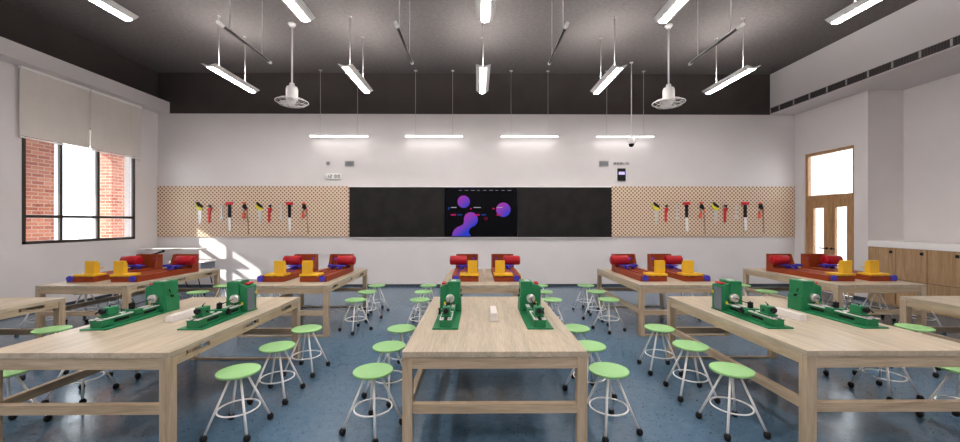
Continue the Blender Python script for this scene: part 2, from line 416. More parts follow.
# ---- door on the right
dx0, dx1 = XR + .045, XR + .115
dm = (DY0 + DY1) / 2
f = MB(); t = .07
f.box((dx0 - .01, DY0, 0), (dx1, DY0 + t, DZ)); f.box((dx0 - .01, DY1 - t, 0), (dx1, DY1, DZ)); f.box((dx0 - .01, DY0 + t, DZ - t), (dx1, DY1 - t, DZ))
f.box((dx0 - .01, DY0 + t, 2.245), (dx1, DY1 - t, 2.365))
dr = struct('door_1', f, M['doorwood'])
def leaf(y0, y1, hy):
    m = MB(); z1 = 2.243; gy0, gy1 = y0 + .14, y1 - .14
    m.box((dx0, y0, .01), (dx1 - .01, gy0, z1)); m.box((dx0, gy1, .01), (dx1 - .01, y1, z1))
    m.box((dx0, gy0, .01), (dx1 - .01, gy1, .35)); m.box((dx0, gy0, 2.05), (dx1 - .01, gy1, z1))
    o = m.build('door_leaf', M['doorwood'], dr)
    MB().box((dx0 + .025, gy0, .35), (dx0 + .031, gy1, 2.05)).build('glass_pane', M['glass'], o)
    k = MB(); s = 1 if hy < dm else -1
    k.tube((dx0 - .012, hy, 1.06), (dx0 + .001, hy, 1.06), .028); k.tube((dx0 - .05, hy, 1.06), (dx0 - .01, hy, 1.06), .01)
    k.tube((dx0 - .05, hy + .01 * s, 1.06), (dx0 - .05, hy - .14 * s, 1.06), .011); k.build('door_handle', M['black'], o)
leaf(DY0 + t + .002, dm - .003, dm - .06); leaf(dm + .003, DY1 - t - .002, dm + .06)
MB().box((dx0 + .03, DY0 + t, 2.365), (dx0 + .036, DY1 - t, DZ - t)).build('transom_pane', M['glass'], dr)

# ---- cabinets and counter in the niche
for k in range(4):
    y1 = NY1 - .53 * k - .001; y0 = y1 - .528
    lab = ['low oak storage cabinet at the left end of the counter, next to the door wall', 'low oak storage cabinet, second along from the door wall',
           'low oak storage cabinet, third along from the door wall', 'low oak storage cabinet, cut by the right edge of the picture'][k]
    e = empty('storage_cabinet', (XR, (y0 + y1) / 2, 0), lab, 'cabinet', 'oak cabinets under the white counter')
    h = .264
    MB().box((.022, -h, .0), (.6, h, 1.172)).build('body', M['base'], e)
    for (a, b, hz) in ((.545, 1.17, 1.09), (.045, .535, None)):
        d_ = MB().box((0, -h + .004, a), (.02, h - .004, b)).build('door', M['cab'], e, bevel=.002)
        if hz: MB().box((-.016, -h + .055, hz - .028), (0, -h + .105, hz + .028), .004).build('handle', M['black'], d_)
    MB().box((.002, -h, 0), (.022, h, .04)).build('plinth', M['cab'], e)
tag(MB().box((XR - .012, NY0 + .001, 1.175), (XN - .001, NY1 - .002, 1.297), .006).build('counter_top', M['white']), 'long white counter top over the oak cabinets by the right wall', 'counter')

# ---- linear grille in the right bulkhead
gy = [D - .03, PD(786.2, XBR)]; e = empty('air_grille', (XBR, 5, 4.58), 'long dark slotted air grille along the bottom of the right white bulkhead', 'air vent')
y = D - .015; k = 0
while y > 2.0:
    y2 = y - (.3 if k == 0 else .437)
    MB().box((-.006, y2 + .018 - 5, .012), (.001, y - .018 - 5, .135)).build('grille_panel', M['louvre'], e)
    MB().box((-.012, y2 - .016 - 5, .012), (-.001, y2 + .016 - 5, .135)).build('divider', M['alu'], e)
    y = y2; k += 1
MB().box((-.014, y - 5, .0), (-.001, D - .015 - 5, .011)).box((-.014, y - 5, .136), (-.001, D - .015 - 5, .144)).build('border', M['darkbar'], e)

# ------------------------------------------------------------------ back wall fittings
YW = D
def wx(u): return PX(u, D)
def wz(v, u=480): return PZ(v, PX(u, D), D)
bx0, bx1 = wx(350), wx(611); bz0, bz1 = wz(237), wz(187.2)
sx0, sx1 = wx(444.2), wx(517.2)
e = empty('blackboard', ((bx0 + bx1) / 2, YW, bz0), 'long black sliding board around the lit screen on the back wall', 'blackboard')
cx_, hz_ = (bx0 + bx1) / 2, bz1 - bz0
for (a, b) in ((bx0, sx0 - .01), (sx1 + .01, bx1)):
    MB().box((a - cx_, -.05, .02), (b - cx_, -.001, hz_ - .02), .003).build('board_panel', M['board'], e)
MB().box((bx0 - cx_, -.07, 0), (bx1 - cx_, -.001, .019)).box((bx0 - cx_, -.055, hz_ - .019), (bx1 - cx_, -.001, hz_ - .006)).build('rail', M['trimdark'], e)
MB().box((bx0 - cx_, -.055, hz_ - .004), (bx1 - cx_, -.001, hz_ + .028)).build('top_trim', M['white'], e)
MB().box((bx0 - cx_, -.06, -.03), (bx1 - cx_, -.001, -.002)).build('lower_trim', M['white'], e)
s = empty('wall_screen', ((sx0 + sx1) / 2, YW, bz0 + .02), 'large dark screen showing violet and blue spheres, mid blackboard', 'screen')
sw, sh = (sx1 - sx0) / 2, hz_ - .04
MB().box((-sw, -.048, 0), (sw, -.001, sh)).build('panel', M['screen'], s)
scx = (sx0 + sx1) / 2
def sp_(u, v): return (wx(u) - scx, wz(v) - (bz0 + .02))
def disc(u, v, r, name='sphere_picture'):
    x, z = sp_(u, v); R = r / 37.5
    pts = []
    for i in range(48):
        a = 2 * PI * i / 48; px, pz = R * math.cos(a), R * math.sin(a)
        pz = max(pz, .004 - z)
        pts.append((px, pz))
    # keep only distinct points
    q = []
    for p in pts:
        if not q or (abs(p[0] - q[-1][0]) + abs(p[1] - q[-1][1])) > 1e-4: q.append(p)
    MB().prism(q, 0, .0015, 'xz').build(name, M['blob'], s, (x, -.0497, z))
disc(463.8, 201.8, 6.1); disc(503.2, 209.8, 7.1)
# joined blob lower left
def lobe():
    x, z = sp_(470.5, 219.5)
    o = [(452.2, 236.6), (452.6, 233), (454.5, 229.5), (457.5, 227), (461, 225.6), (463.3, 224.2), (464, 221.5), (464, 218), (465.3, 214.8), (468, 212.8), (471, 212.2), (474.3, 213), (477, 215.6),
         (478, 219), (477.4, 222.6), (475, 225.6), (471.6, 227.3), (469.6, 229), (469, 231.5), (469.3, 233.6), (471.3, 236.6)]
    pts = [(sp_(u, v)[0] - x, max(sp_(u, v)[1], .004) - z) for u, v in o]
    MB().prism(pts, 0, .0015, 'xz').build('joined_sphere_picture', M['blob'], s, (x, -.0497, z))
lobe()
def bits(name, m, rects):
    b = MB()
    for (u0, v0, u1, v1) in rects:
        x0, z1 = sp_(u0, v0); x1, z0 = sp_(u1, v1); b.box((x0, -.0525, z0), (x1, -.0515, z1))
    b.build(name, m, s)
for q_ in [(459 + i * 6.05, 190.3, 461.6 + i * 6.05 + (i % 3) * .5, 190.65) for i in range(9)] + [(451, 207.2, 456.6, 207.9), (473.6, 207.2, 480.8, 207.9), (496.5, 207.2, 502.5, 207.9)]: bits('menu_text', M['txt'], [q_])
bits('pink_button', M['pink'], [(451, 214.1, 456, 215.6), (474.5, 214.1, 479.8, 215.6), (496.5, 214.1, 501.2, 215.6), (470.2, 208, 471.6, 209.6), (492.4, 208, 494.4, 209.4)])
bits('blue_button', M['sblue'], [(457.5, 214.2, 462, 215.5), (481.3, 214.2, 486, 215.5), (448.3, 207, 449.6, 209.8)])
bits('header_tab', M['purple'], [(452.5, 187.6, 476.5, 188.1)])
# small ring icon
x, z = sp_(486, 218.6); b = MB(); b.path([(x + .036 * math.cos(t), -.052, z + .036 * math.sin(t)) for t in [2 * PI * i / 20 for i in range(20)]], .004, 5, True); b.build('ring_icon', M['pink'], s)

for (u0, u1, side) in ((156.6, 349.6, 'left'), (611.4, 795.6, 'right')):
    x0, x1 = wx(u0), wx(u1); x1 = min(x1, XR - .01); x0 = max(x0, XL + .01); z0, z1 = wz(236.9), wz(186.4)
    o = MB().box((-(x1 - x0) / 2, -.028, 0), ((x1 - x0) / 2, -.001, z1 - z0), .002).build('pegboard', M['peg'], None, ((x0 + x1) / 2, YW, z0))
    tag(o, 'tan perforated wooden pegboard on the back wall, %s of the blackboard' % side, 'pegboard', 'pegboards beside the blackboard')

# ---- tools on the pegboards
PXM = F / (D + .0)
YT = D - .026
def tool_saw():
    e = empty('hand_saw', (0, 0, 0)); q = 1 / 37.5
    m = MB(); m.prism([(-2.0 * q, -6.6 * q), (2.1 * q, -5.4 * q), (1.7 * q, -15 * q), (0.9 * q, -20.5 * q), (-.5 * q, -20.2 * q)], -.012, -.004, 'xz'); m.build('blade', M['blade'], e)
    m = MB(); m.prism([(-3.9 * q, .2 * q), (-3.2 * q, -4.6 * q), (-.4 * q, -7 * q), (2.9 * q, -7 * q), (2.6 * q, -4.6 * q), (-1.2 * q, -3.2 * q)], -.030, -.002, 'xz'); m.build('handle', M['yel2'], e, bevel=.004)
    m = MB(); m.prism([(-3.2 * q, .8 * q), (-1.2 * q, -2.4 * q), (2.7 * q, -4.8 * q), (3.3 * q, -2.6 * q), (-1.6 * q, 1.2 * q)], -.036, -.004, 'xz'); m.build('grip', M['black'], e, bevel=.004)
    return e
def tool_pipe():
    e = empty('pipe_wrench', (0, 0, 0)); q = 1 / 37.5
    m = MB(); m.prism([(-1.1 * q, -3.6 * q), (1.2 * q, -3.6 * q), (.8 * q, -17 * q), (-1.0 * q, -17 * q)], -.032, -.004, 'xz'); m.build('handle', M['red'], e, bevel=.005)
    m = MB(); m.prism([(-1.2 * q, -2.6 * q), (2.6 * q, -2.6 * q), (2.4 * q, -5.2 * q), (-.9 * q, -5.2 * q)], -.036, -.003, 'xz'); m.build('collar', M['red'], e, bevel=.004)
    m = MB(); m.prism([(-.8 * q, 0), (1.6 * q, .6 * q), (2.4 * q, -.6 * q), (1.6 * q, -1.2 * q), (1.7 * q, -6.2 * q), (.9 * q, -6.2 * q), (.6 * q, -1.2 * q), (-1.0 * q, -1.3 * q)], -.028, -.006, 'xz'); m.build('hook_jaw', M['black'], e, bevel=.003)
    return e
def tool_span():
    e = empty('spanner', (0, 0, 0)); q = 1 / 37.5
    m = MB(); m.prism([(-.5 * q, 0), (.7 * q, 0), (1.0 * q, -9 * q), (2.2 * q, -11.6 * q), (1.6 * q, -13 * q), (.3 * q, -11.2 * q), (-1.2 * q, -13.2 * q), (-2.1 * q, -12 * q), (-.6 * q, -9 * q)], -.022, -.004, 'xz')
    m.build('shank', M['blade'], e, bevel=.003)
    m = MB(); m.path([(.1 * q + .028 * math.cos(t), -.013, .02 + .028 * math.sin(t)) for t in [2 * PI * i / 16 for i in range(16)]], .009, 6, True); m.build('ring_end', M['blade'], e)
    return e
def tool_axe():
    e = empty('hatchet', (0, 0, 0)); q = 1 / 37.5
    m = MB(); m.prism([(-3.6 * q, .2 * q), (3.4 * q, .2 * q), (3.4 * q, -2.6 * q), (1.0 * q, -2.4 * q), (-1.4 * q, -2.4 * q), (-3.2 * q, -3.0 * q)], -.045, -.006, 'xz'); m.build('head', M['red'], e, bevel=.005)
    m = MB(); m.prism([(-1.5 * q, -2.4 * q), (1.5 * q, -2.4 * q), (1.5 * q, -15 * q), (-1.3 * q, -15 * q)], -.034, -.006, 'xz'); m.build('grip', M['black'], e, bevel=.006)
    m = MB(); m.prism([(-1.2 * q, -15 * q), (1.4 * q, -15 * q), (1.9 * q, -27 * q), (.6 * q, -29.2 * q), (-.7 * q, -27.6 * q)], -.028, -.008, 'xz'); m.build('lower_handle', M['white'], e, bevel=.004)
    return e
def tool_prune():
    e = empty('pruning_saw', (0, 0, 0)); q = 1 / 37.5
    m = MB(); m.box((-1.3 * q, -.035, -1.6 * q), (1.3 * q, -.005, .5 * q), .006); m.build('cap', M['orange'], e)
    m = MB(); m.prism([(-.8 * q, -1.6 * q), (1.5 * q, -1.6 * q), (3.2 * q, -5.8 * q), (1.6 * q, -7.2 * q), (-1.6 * q, -5.4 * q)], -.04, -.004, 'xz'); m.build('grip', M['black'], e, bevel=.006)
    m = MB(); m.path([(2.6 * q, -.02, -6 * q), (3.2 * q, -.02, -8.4 * q), (3.0 * q, -.02, -10 * q)], .014, 6); m.build('trigger', M['orange'], e)
    m = MB(); m.prism([(-1.4 * q, -10 * q), (.3 * q, -10 * q), (.8 * q, -13 * q), (.1 * q, -15.6 * q), (-1.6 * q, -15.6 * q), (-2.2 * q, -14 * q)], -.032, -.004, 'xz'); m.build('orange_grip', M['orange'], e, bevel=.005)
    m = MB(); m.path([(0, -.016, -7 * q), (-.8 * q, -.016, -10 * q)], .008, 6); m.path([(2.8 * q, -.012, -9 * q), (3.6 * q, -.012, -20 * q), (4.1 * q, -.012, -31 * q)], .009, 6); m.build('blade', M['bark'], e)
    return e
TOOLS = [(tool_saw, (200.6, 260.3, 655.4, 714.6), 203.4, 'hand saw with yellow and black handle', 'saw'),
         (tool_pipe, (210.3, 270.1, 664.9, 724.0), 205.4, 'red pipe wrench with black jaw', 'wrench'),
         (tool_span, (222.5, 282, 676.3, 735), 206.9, 'thin steel spanner', 'spanner'),
         (tool_axe, (230.6, 290.3, 685.6, 744), 202.4, 'red-headed hatchet with white lower handle', 'hatchet'),
         (tool_prune, (245.2, 304.5, 700.2, 759), 202.6, 'pruning saw with orange and black grip', 'saw')]
WHERE = ['in the left set on the left pegboard', 'in the right set on the left pegboard', 'in the left set on the right pegboard', 'in the right set on the right pegboard']
for fn, us, v, lab, cat in TOOLS:
    src = fn()
    tag(src, lab + ' ' + WHERE[0], cat, 'tools hung on the pegboards')
    for i, u in enumerate(us):
        loc = (wx(u), YT, wz(v, u))
        if i == 0: src.location = loc
        else: dup(src, loc, 0, lab + ' ' + WHERE[i])

# ---- small wall devices
def wallbox(name, u0, v0, u1, v1, m, label, cat, dep=.03, parent=None):
    x0, x1 = wx(u0), wx(u1); z1, z0 = wz(v0, u0), wz(v1, u0)
    e = empty(name, ((x0 + x1) / 2, YW, z0), label, cat)
    hx = (x1 - x0) / 2
    MB().box((-hx, -dep, 0), (hx, -.001, z1 - z0), .004).build('housing', m, e)
    return e, hx, z1 - z0
e, hx, h = wallbox('wall_clock', 326.2, 173.6, 341.8, 179.4, M['white'], 'small white digital wall clock reading 12:00 above the left pegboard', 'clock', .05)
SEG = {'1': 'bc', '2': 'abged', '0': 'abcdef'}
dg = MB()
def seg(mb, ch, cx, cz, W, H, t=.014):
    g = {'a': (-W, H - t, W, H + t), 'g': (-W, -t, W, t), 'd': (-W, -H - t, W, -H + t), 'b': (W - t, 0, W + t, H), 'c': (W - t, -H, W + t, 0), 'f': (-W - t, 0, -W + t, H), 'e': (-W - t, -H, -W + t, 0)}
    for k in SEG[ch]:
        a, b, c, d = g[k]; mb.box((cx + a, -.053, cz + b), (cx + c, -.0505, cz + d))
for ch, cx in zip('1200', (-.145, -.062, .062, .145)): seg(dg, ch, cx, h / 2, .020, .036)
for dz in (-.02, .02): dg.box((-.008, -.053, h / 2 + dz - .007), (.008, -.0505, h / 2 + dz + .007))
dg.build('digits', M['tile'], e)
e, hx, h = wallbox('wall_sensor', 326.6, 161.6, 329.9, 165.2, M['tile'], 'tiny grey square wall plate above the digital clock', 'wall plate')
MB().tube((0, -.036, h / 2), (0, -.03, h / 2), .02).build('button', M['greypanel'], e)
for (u0, u1, lab) in ((345.1, 354.3, 'grey rectangular wall plate above the left end of the blackboard'), (599, 608.2, 'grey rectangular wall plate above the right end of the blackboard')):
    e, hx, h = wallbox('wall_plate', u0, 161.1, u1, 166.2, M['tile'], lab, 'wall plate')
    b = MB()
    for k in range(5): b.box((-hx + .02, -.033, .022 + k * (h - .04) / 5), (hx - .02, -.030, .032 + k * (h - .04) / 5))
    b.build('slots', M['greypanel'], e)
e, hx, h = wallbox('socket_strip', 613.2, 162.1, 624, 165.0, mat('light cover', (.48, .46, .45), .5), 'narrow grey socket strip right of the right wall plate', 'socket')
MB().tube((-.03, -.034, h / 2), (-.03, -.03, h / 2), .02).tube((.05, -.034, h / 2), (.05, -.03, h / 2), .02).box((-.12, -.034, h / 2 - .012), (-.08, -.03, h / 2 + .012)).build('socket_hole', M['black'], e)
e, hx, h = wallbox('wall_switch', 625.5, 162.0, 629.0, 165.1, mat('light cover 2', (.50, .48, .47), .5), 'small square grey switch at the end of the socket strip', 'switch')
MB().box((-.022, -.036, h / 2 - .018), (.022, -.03, h / 2 + .018), .003).build('rocker', M['tile'], e)
e, hx, h = wallbox('access_reader', 616.2, 168.3, 625.9, 181.4, M['white'], 'black wall reader with lit lilac display above the right pegboard', 'card reader', .02)
MB().box((-hx + .02, -.045, .012), (hx - .02, -.02, h - .006), .006).build('faceplate', M['black'], e)
MB().box((-.08, -.047, h * .50), (.08, -.045, h * .72)).build('display', M['lilac'], e)

# ------------------------------------------------------------------ ceiling fixtures
def pendant():
    e = empty('linear_pendant_light', (0, 0, 0))
    hl = .69
    # curved wing housing extruded along y, emitting strip beneath
    xs_ = [-.135 + .27 * i / 16 for i in range(17)]
    low = [(x, .062 * (abs(x) / .135) ** 1.8) for x in xs_]
    up = [(x, z + .006 + .030 * (1 - (abs(x) / .135) ** 4)) for x, z in low]
    MB().prism(low + up[::-1], -hl, hl, 'xz').build('housing', M['white'], e)
    dl = [(-.052 + .104 * i / 8, .062 * (abs(-.052 + .104 * i / 8) / .135) ** 1.8) for i in range(9)]
    MB().prism([(x, z - .006) for x, z in dl] + [(x, z - .0005) for x, z in dl[::-1]], -hl + .02, hl - .02, 'xz').build('diffuser', M['lamp'], e)
    MB().box((-.03, -hl + .08, .0405), (.03, hl - .08, .046)).build('uplight_strip', M['lampup'], e)
    for y in (-.41, .39):
        MB().tube((0, y, .055), (0, y, CH - 4.535 - .012), .009, n=8).lathe([(.03, CH - 4.535 - .014), (.03, CH - 4.535)], (0, y, 0), 12).build('hanger_rod', M['rod'], e)
    return e
pos = []
colname = ['far left', 'centre left', 'centre', 'centre right', 'far right']
XC = [PX(u, 8.2) for u in (252.5, 366.6, 482.3, 596.8, 708.8)]
for r, (yc, rn) in enumerate(((7.55, 'rear'), (4.62, 'front'), (1.7, 'third'), (-1.25, 'fourth'))):  # third and fourth rows added behind the camera to brighten the table fronts
    for k, X in enumerate(XC):
        pos.append((X, yc, 4.535, ('white linear pendant light with lit strip, %s of the %s row' if r < 2 else 'white linear pendant light added behind the view as fill, %s of the %s row') % (colname[k], rn)))
pl = pendant(); tag(pl, pos[0][3], 'ceiling light', 'white linear pendant lights')
pl.location = pos[0][:3]
for p in pos[1:]: dup(pl, p[:3], 0, p[3])
# wall washers
zc = PZ(136.8, 0, 9.68)
wl = None
for k, (u0, u1) in enumerate(((308.6, 369.4), (404.6, 463.6), (500, 559), (595.3, 655))):
    xa, xb = PX(u0, 9.68), PX(u1, 9.68); hw = .745
    loc = ((xa + xb) / 2, 9.68, zc)
    lab = 'slim horizontal lit bar hanging at the back wall, %s of four from the left' % ['first', 'second', 'third', 'fourth'][k]
    if wl is None:
        wl = empty('wall_wash_light', loc, lab, 'ceiling light', 'lit bars along the back wall')
        MB().box((-hw, -.035, .012), (hw, .035, .05), .004).build('housing', M['white'], wl)
        MB().box((-hw + .01, -.03, -.004), (hw - .01, .03, .0115)).build('diffuser', M['lampw'], wl)
        for x in (-.48, .48):
            MB().tube((x, 0, .05), (x, 0, CH - zc - .02), .005, n=6).lathe([(.022, CH - zc - .03), (.045, CH - zc - .012), (.045, CH - zc)], (x, 0, 0), 12).build('suspension_wire', M['rod'], wl)
    else: dup(wl, loc, 0, lab)
# suspended dark bars
ZT = 4.47
first = None
for k, (ua, ub, lab) in enumerate(((221.5, 270, 'dark suspended bar, leftmost of the four slim bars'), (398.5, 412, 'dark suspended bar left of the centre pendant lights'),
                               (565, 549.3, 'dark suspended bar right of the centre pendant lights'), (741, 690, 'dark suspended bar, rightmost of the four slim bars'))):
    X = PX(ub, 6.5); yc = 5.87
    if first is None:
        first = empty('suspended_bar', (X, yc, ZT), lab, 'suspended bar', 'slim bars hanging on rods')
        MB().tube((0, -.58, 0), (0, .60, 0), .020, n=12).build('tube', M['darkbar'], first)
        MB().box((-.012, -.58, .016), (.012, .60, .030)).build('top_strip', M['rod'], first)
        MB().tube((0, -.68, 0), (0, -.57, 0), .028, n=12).build('end_cap', M['white'], first)
        MB().tube((0, .59, 0), (0, .65, 0), .028, n=12).build('end_cap', M['white'], first)
        for y in (-.42, .40): MB().tube((0, y, .028), (0, y, CH - ZT), .008, n=8).build('hanger_rod', M['rod'], first)
    else: dup(first, (X, yc, ZT), 0, lab)
# fans
def fan(X, Y, label, rz):
    e = empty('ceiling_fan', (X, Y, 4.035), label, 'fan', 'caged fans hanging from the ceiling', rz)
    top = CH - 4.035
    MB().tube((0, 0, .40), (0, 0, top - .02), .016, n=10).lathe([(.035, top - .07), (.075, top - .02), (.075, top)], (0, 0, 0), 20).build('down_rod', M['white'], e)
    MB().lathe([(.10, .07), (.110, .10), (.112, .29), (.095, .34), (.05, .355), (.045, .41), (.02, .415)], (0, 0, 0), 28).build('motor_housing', M['white'], e)
    c = MB(); R = .30
    c.ring((0, 0, .045), R, .009, 40, 6)
    for z, rr in ((.085, .8), (-.005, .8), (-.025, .45)): c.ring((0, 0, z), R * rr, .004, 36, 5)
    for k in range(14):
        a = 2 * PI * k / 14; ca, sa = math.cos(a), math.sin(a)
        pts = [(r * R * ca, r * R * sa, z) for r, z in ((.25, .10), (.55, .095), (.8, .085), (1, .045), (.8, -.005), (.45, -.025), (.2, -.03))]
        c.path(pts, .003, 4)
    c.build('wire_cage', M['white'], e)
    hb = MB(); hb.lathe([(.06, .0), (.07, .02), (.07, .08)], (0, 0, 0), 20); hb.lathe([(.07, -.034), (.075, -.028), (.04, -.020)], (0, 0, 0), 20); hb.build('hub', M['white'], e)
    for k in range(3):
        a = 2 * PI * k / 3 + .5; b = MB(); n = 8; A = []; B = []
        for i in range(n + 1):
            r = .06 + .21 * i / n; wd = .028 + .030 * math.sin(PI * (i + 1) / (n + 2)); 
            for sgn, arr in ((-1, A), (1, B)):
                arr.append((r * math.cos(a) - sgn * wd * math.sin(a), r * math.sin(a) + sgn * wd * math.cos(a), .045 + sgn * .018))
        for i in range(n):
            vs = [b.bm.verts.new(p) for p in (A[i], A[i + 1], B[i + 1], B[i])]; vt = [b.bm.verts.new((p[0], p[1], p[2] + .004)) for p in (A[i], A[i + 1], B[i + 1], B[i])]
            b.bm.faces.new(vs[::-1]); b.bm.faces.new(vt)
            for j in range(4): b.bm.faces.new((vs[j], vs[(j + 1) % 4], vt[(j + 1) % 4], vt[j]))
        b.build('blade', M['whitem'], e)
fan(PX(292, 7.42), 7.42, 'white caged ceiling fan hanging on a rod, left side', .3)
fan(PX(668.6, 7.42), 7.42, 'white caged ceiling fan hanging on a rod, right side', 1.1)
# dome camera
X = PX(631.4, 9.15); zc2 = PZ(147, X, 9.15); top = CH - zc2
e = empty('dome_camera', (X, 9.15, zc2), 'white dome camera with black lens hanging on a long rod', 'camera')
MB().tube((0, 0, .3), (0, 0, top), .012, n=8).lathe([(.03, top - .03), (.05, top)], (0, 0, 0), 16).build('hanging_rod', M['white'], e)
MB().lathe([(.065, .075), (.078, .09), (.078, .2), (.05, .235), (.02, .31)], (0, 0, 0), 24).box((.03, -.04, .12), (.115, .04, .22), .01).build('housing', M['white'], e)
MB().lathe([(.015, .0), (.045, .012), (.062, .045), (.064, .078)], (0, 0, 0), 20).build('lens_dome', M['black'], e)

# ------------------------------------------------------------------ tables
HT = .764; TW = 1.338; TL = 1.99
def make_table():
    e = empty('work_table', (0, 0, 0)); h = TW / 2; g = .072; tt = .042
    MB().box((-h, 0, HT - tt), (h, TL, HT), .003).build('tabletop', M['oak_top'], e)
    for x in (-h, h - g):
        for y in (0, TL - g):
            MB().box((x, y, 0), (x + g, y + g, HT - tt - .0005), .002).build('leg', M['oak_z'], e)
    i = .006; a0 = .640; a1 = HT - tt - .0005
    for y in (i, TL - g + i):
        MB().box((-h + g, y, a0), (h - g, y + .045, a1)).build('end_apron', M['oak_x'], e)
    MB().box((-h + i, g, a0 + .01), (-h + i + .03, TL - g, a1)).build('side_apron', M['oak_y'], e)
    m = MB(); xo = h - i; ys = [g, .17, .42, .86, 1.11, 1.52, 1.77, TL - g]
    m.box((xo - .03, g, a0 + .01), (xo, TL - g, a0 + .04))
    for k in range(0, 8, 2): m.box((xo - .03, ys[k], a0 + .04), (xo, ys[k + 1], a1))
    m.build('side_apron', M['oak_y'], e)
    m = MB()
    for k in (1, 3, 5): m.box((xo - .16, ys[k] + .12, a0 + .035), (xo - .06, ys[k + 1] - .02, a0 + .055)); 
    for k in (1, 3, 5): m.box((-h + .036, ys[k] + .05, a0 + .03), (h - .036, ys[k] + .095, a1))
    m.build('cross_rail', M['oak_x'], e)
    for y in (.008, TL - g + .012):
        MB().box((-h + g, y, .315), (h - g, y + .045, .383)).build('end_stretcher', M['oak_x'], e)
        MB().box((-h + g, y, 0), (h - g, y + .03, .022)).build('floor_strip', M['oak_x'], e)
    MB().box((-h + .012, g, .315), (-h + .057, TL - g, .383)).build('side_stretcher', M['oak_y'], e)
    return e
R1, R2 = 2.69, 5.525
# column centre for each table, from its visible corners
c1 = {-2: PX(65.6, R1 + TL) - TW / 2, -1: (PX(169.4, R1) + PX(300.3, R1 + TL)) / 2 - TW / 2, 0: (PX(401.65, R1) + PX(587.8, R1)) / 2, 1: (PX(806.2, R1) + PX(667.8, R1 + TL)) / 2 + TW / 2, 2: PX(899.6, R1 + TL) + TW / 2}
c2 = {-2: (PX(34.4, R2) + PX(127.7, R2)) / 2, -1: PX(327.8, R2) - TW / 2, 0: .125, 1: (PX(639.6, R2) + PX(597.3, R2 + TL)) / 2 + TW / 2, 2: PX(926.7, R2) - TW / 2}
print('cols', c1, c2)
CN = {-2: 'far left', -1: 'left', 0: 'centre', 1: 'right', 2: 'far right'}
tb = make_table(); firstT = True
for row, cc, R in (('front', c1, R1), ('rear', c2, R2)):
    for k in range(-2, 3):
        lab = {('front', -2): 'light oak work table cut by the left picture edge, nothing on it seen', ('front', 2): 'light oak work table cut by the right picture edge, its top empty',
               ('front', -1): 'light oak work table, front row left, carrying two green lathes', ('front', 0): 'light oak work table in front centre carrying two green lathes end-on',
               ('front', 1): 'light oak work table, front row right, carrying two green lathes',
               ('rear', -2): 'light oak work table with red lathes below the left window', ('rear', -1): 'light oak work table, rear row left of centre, with two red lathes',
               ('rear', 0): 'light oak work table, rear row below the lit screen', ('rear', 1): 'light oak work table, rear row right of centre, with two red lathes',
               ('rear', 2): 'light oak work table with red lathes near the right door and cabinets'}[(row, k)]
        if firstT: tb.location = (cc[k], R, 0); tag(tb, lab, 'table', 'light oak work tables'); firstT = False
        else: dup(tb, (cc[k], R, 0), 0, lab)

# ------------------------------------------------------------------ stools
def make_stool():
    e = empty('caster_stool', (0, 0, 0)); zs = .49; R = .159
    MB().lathe([(R - .010, zs - .022), (R - .002, zs - .018), (R, zs - .012), (R, zs - .004), (R - .003, zs)], (0, 0, 0), 48).build('seat', M['seat'], e)
    MB().tube((0, 0, zs - .032), (0, 0, zs - .0225), .075, n=24).build('seat_plate', M['white'], e)
    MB().ring((0, 0, .185), .150, .0065, 48, 8).build('foot_ring', M['white'], e)
    for k in range(4):
        a = PI / 4 + k * PI / 2; ca, sa = math.cos(a), math.sin(a)
        lg = MB().tube((.052 * ca, .052 * sa, zs - .030), (.231 * ca, .231 * sa, .045), .0095, n=10).build('leg', M['white'], e)
        w = MB(); x, y = .235 * ca, .235 * sa
        w.lathe([(.012, .056), (.018, .052), (.025, .040), (.0265, .025), (.022, .008), (.012, .0)], (x, y, 0), 14)
        w.build('caster', M['rubber'], lg)
    return e
st = make_stool(); firstS = True
ORD = {'front': (3.06, 3.66, 4.27), 'rear': (5.85, 6.52, 7.16)}
def mx(ps): return [FL(u, v, .49)[0] for u, v in ps]
SXX = {('front', -1, 1): mx([(237.2, 371.2), (276.1, 346.7), (307.6, 327.6)]), ('front', 0, -1): mx([(372.5, 370.7), (388.9, 346), (402.6, 326.4)]),
       ('front', 0, 1): mx([(608.9, 369.4), (589.7, 345.6), (575, 326.9)]), ('front', 1, -1): mx([(732.8, 369.5), (691.5, 345.4), (658.5, 326.8)]),
       ('rear', -1, 1): mx([(355.6, 299.3), (367.4, 291.2), (376.6, 285.3)]), ('rear', 0, -1): mx([(420, 299.4), (423.2, 291.7), (428.7, 284.8)]),
       ('rear', 0, 1): mx([(551.8, 299), (544, 291.7), (539.4, 284.8)]), ('rear', 1, -1): mx([(608, 298.5), (595.7, 290.7), (585.6, 284.8)])}
for kk, vv in SXX.items(): print(kk, [round(q, 3) for q in vv])
ON = ('nearest', 'middle', 'farthest')
for row, cc in (('front', c1), ('rear', c2)):
    for k in range(-2, 3):
        for side in (-1, 1):
            for j, y in enumerate(ORD[row]):
                if row == 'front' and (k * side == -2 or True):
                    if k == -2 and (side == -1 or j < 2): continue
                    if k == 2 and (side == 1 or j < 2): continue
                X = cc[k] + side * (.965 if k else .97)
                if (row, k, side) in SXX: X = SXX[(row, k, side)][j]
                lab = 'white stool with round green seat, %s of three, %s side of %s %s table' % (ON[j], 'left' if side < 0 else 'right', row, CN[k])
                if row == 'front' and abs(k) == 2: lab = 'white stool with green seat beside the work table cut by the %s picture edge' % CN[k].split()[1]
                rz = random.uniform(0, PI / 2) if row == 'rear' or abs(k) == 2 else random.uniform(-.12, .12) + (0 if k else .45 * (side))
                if firstS:
                    st.location = (X, y, 0); st.rotation_euler = (0, 0, rz); tag(st, lab, 'stool', 'green-seated stools on casters'); firstS = False
                else: dup(st, (X, y, 0), rz, lab)

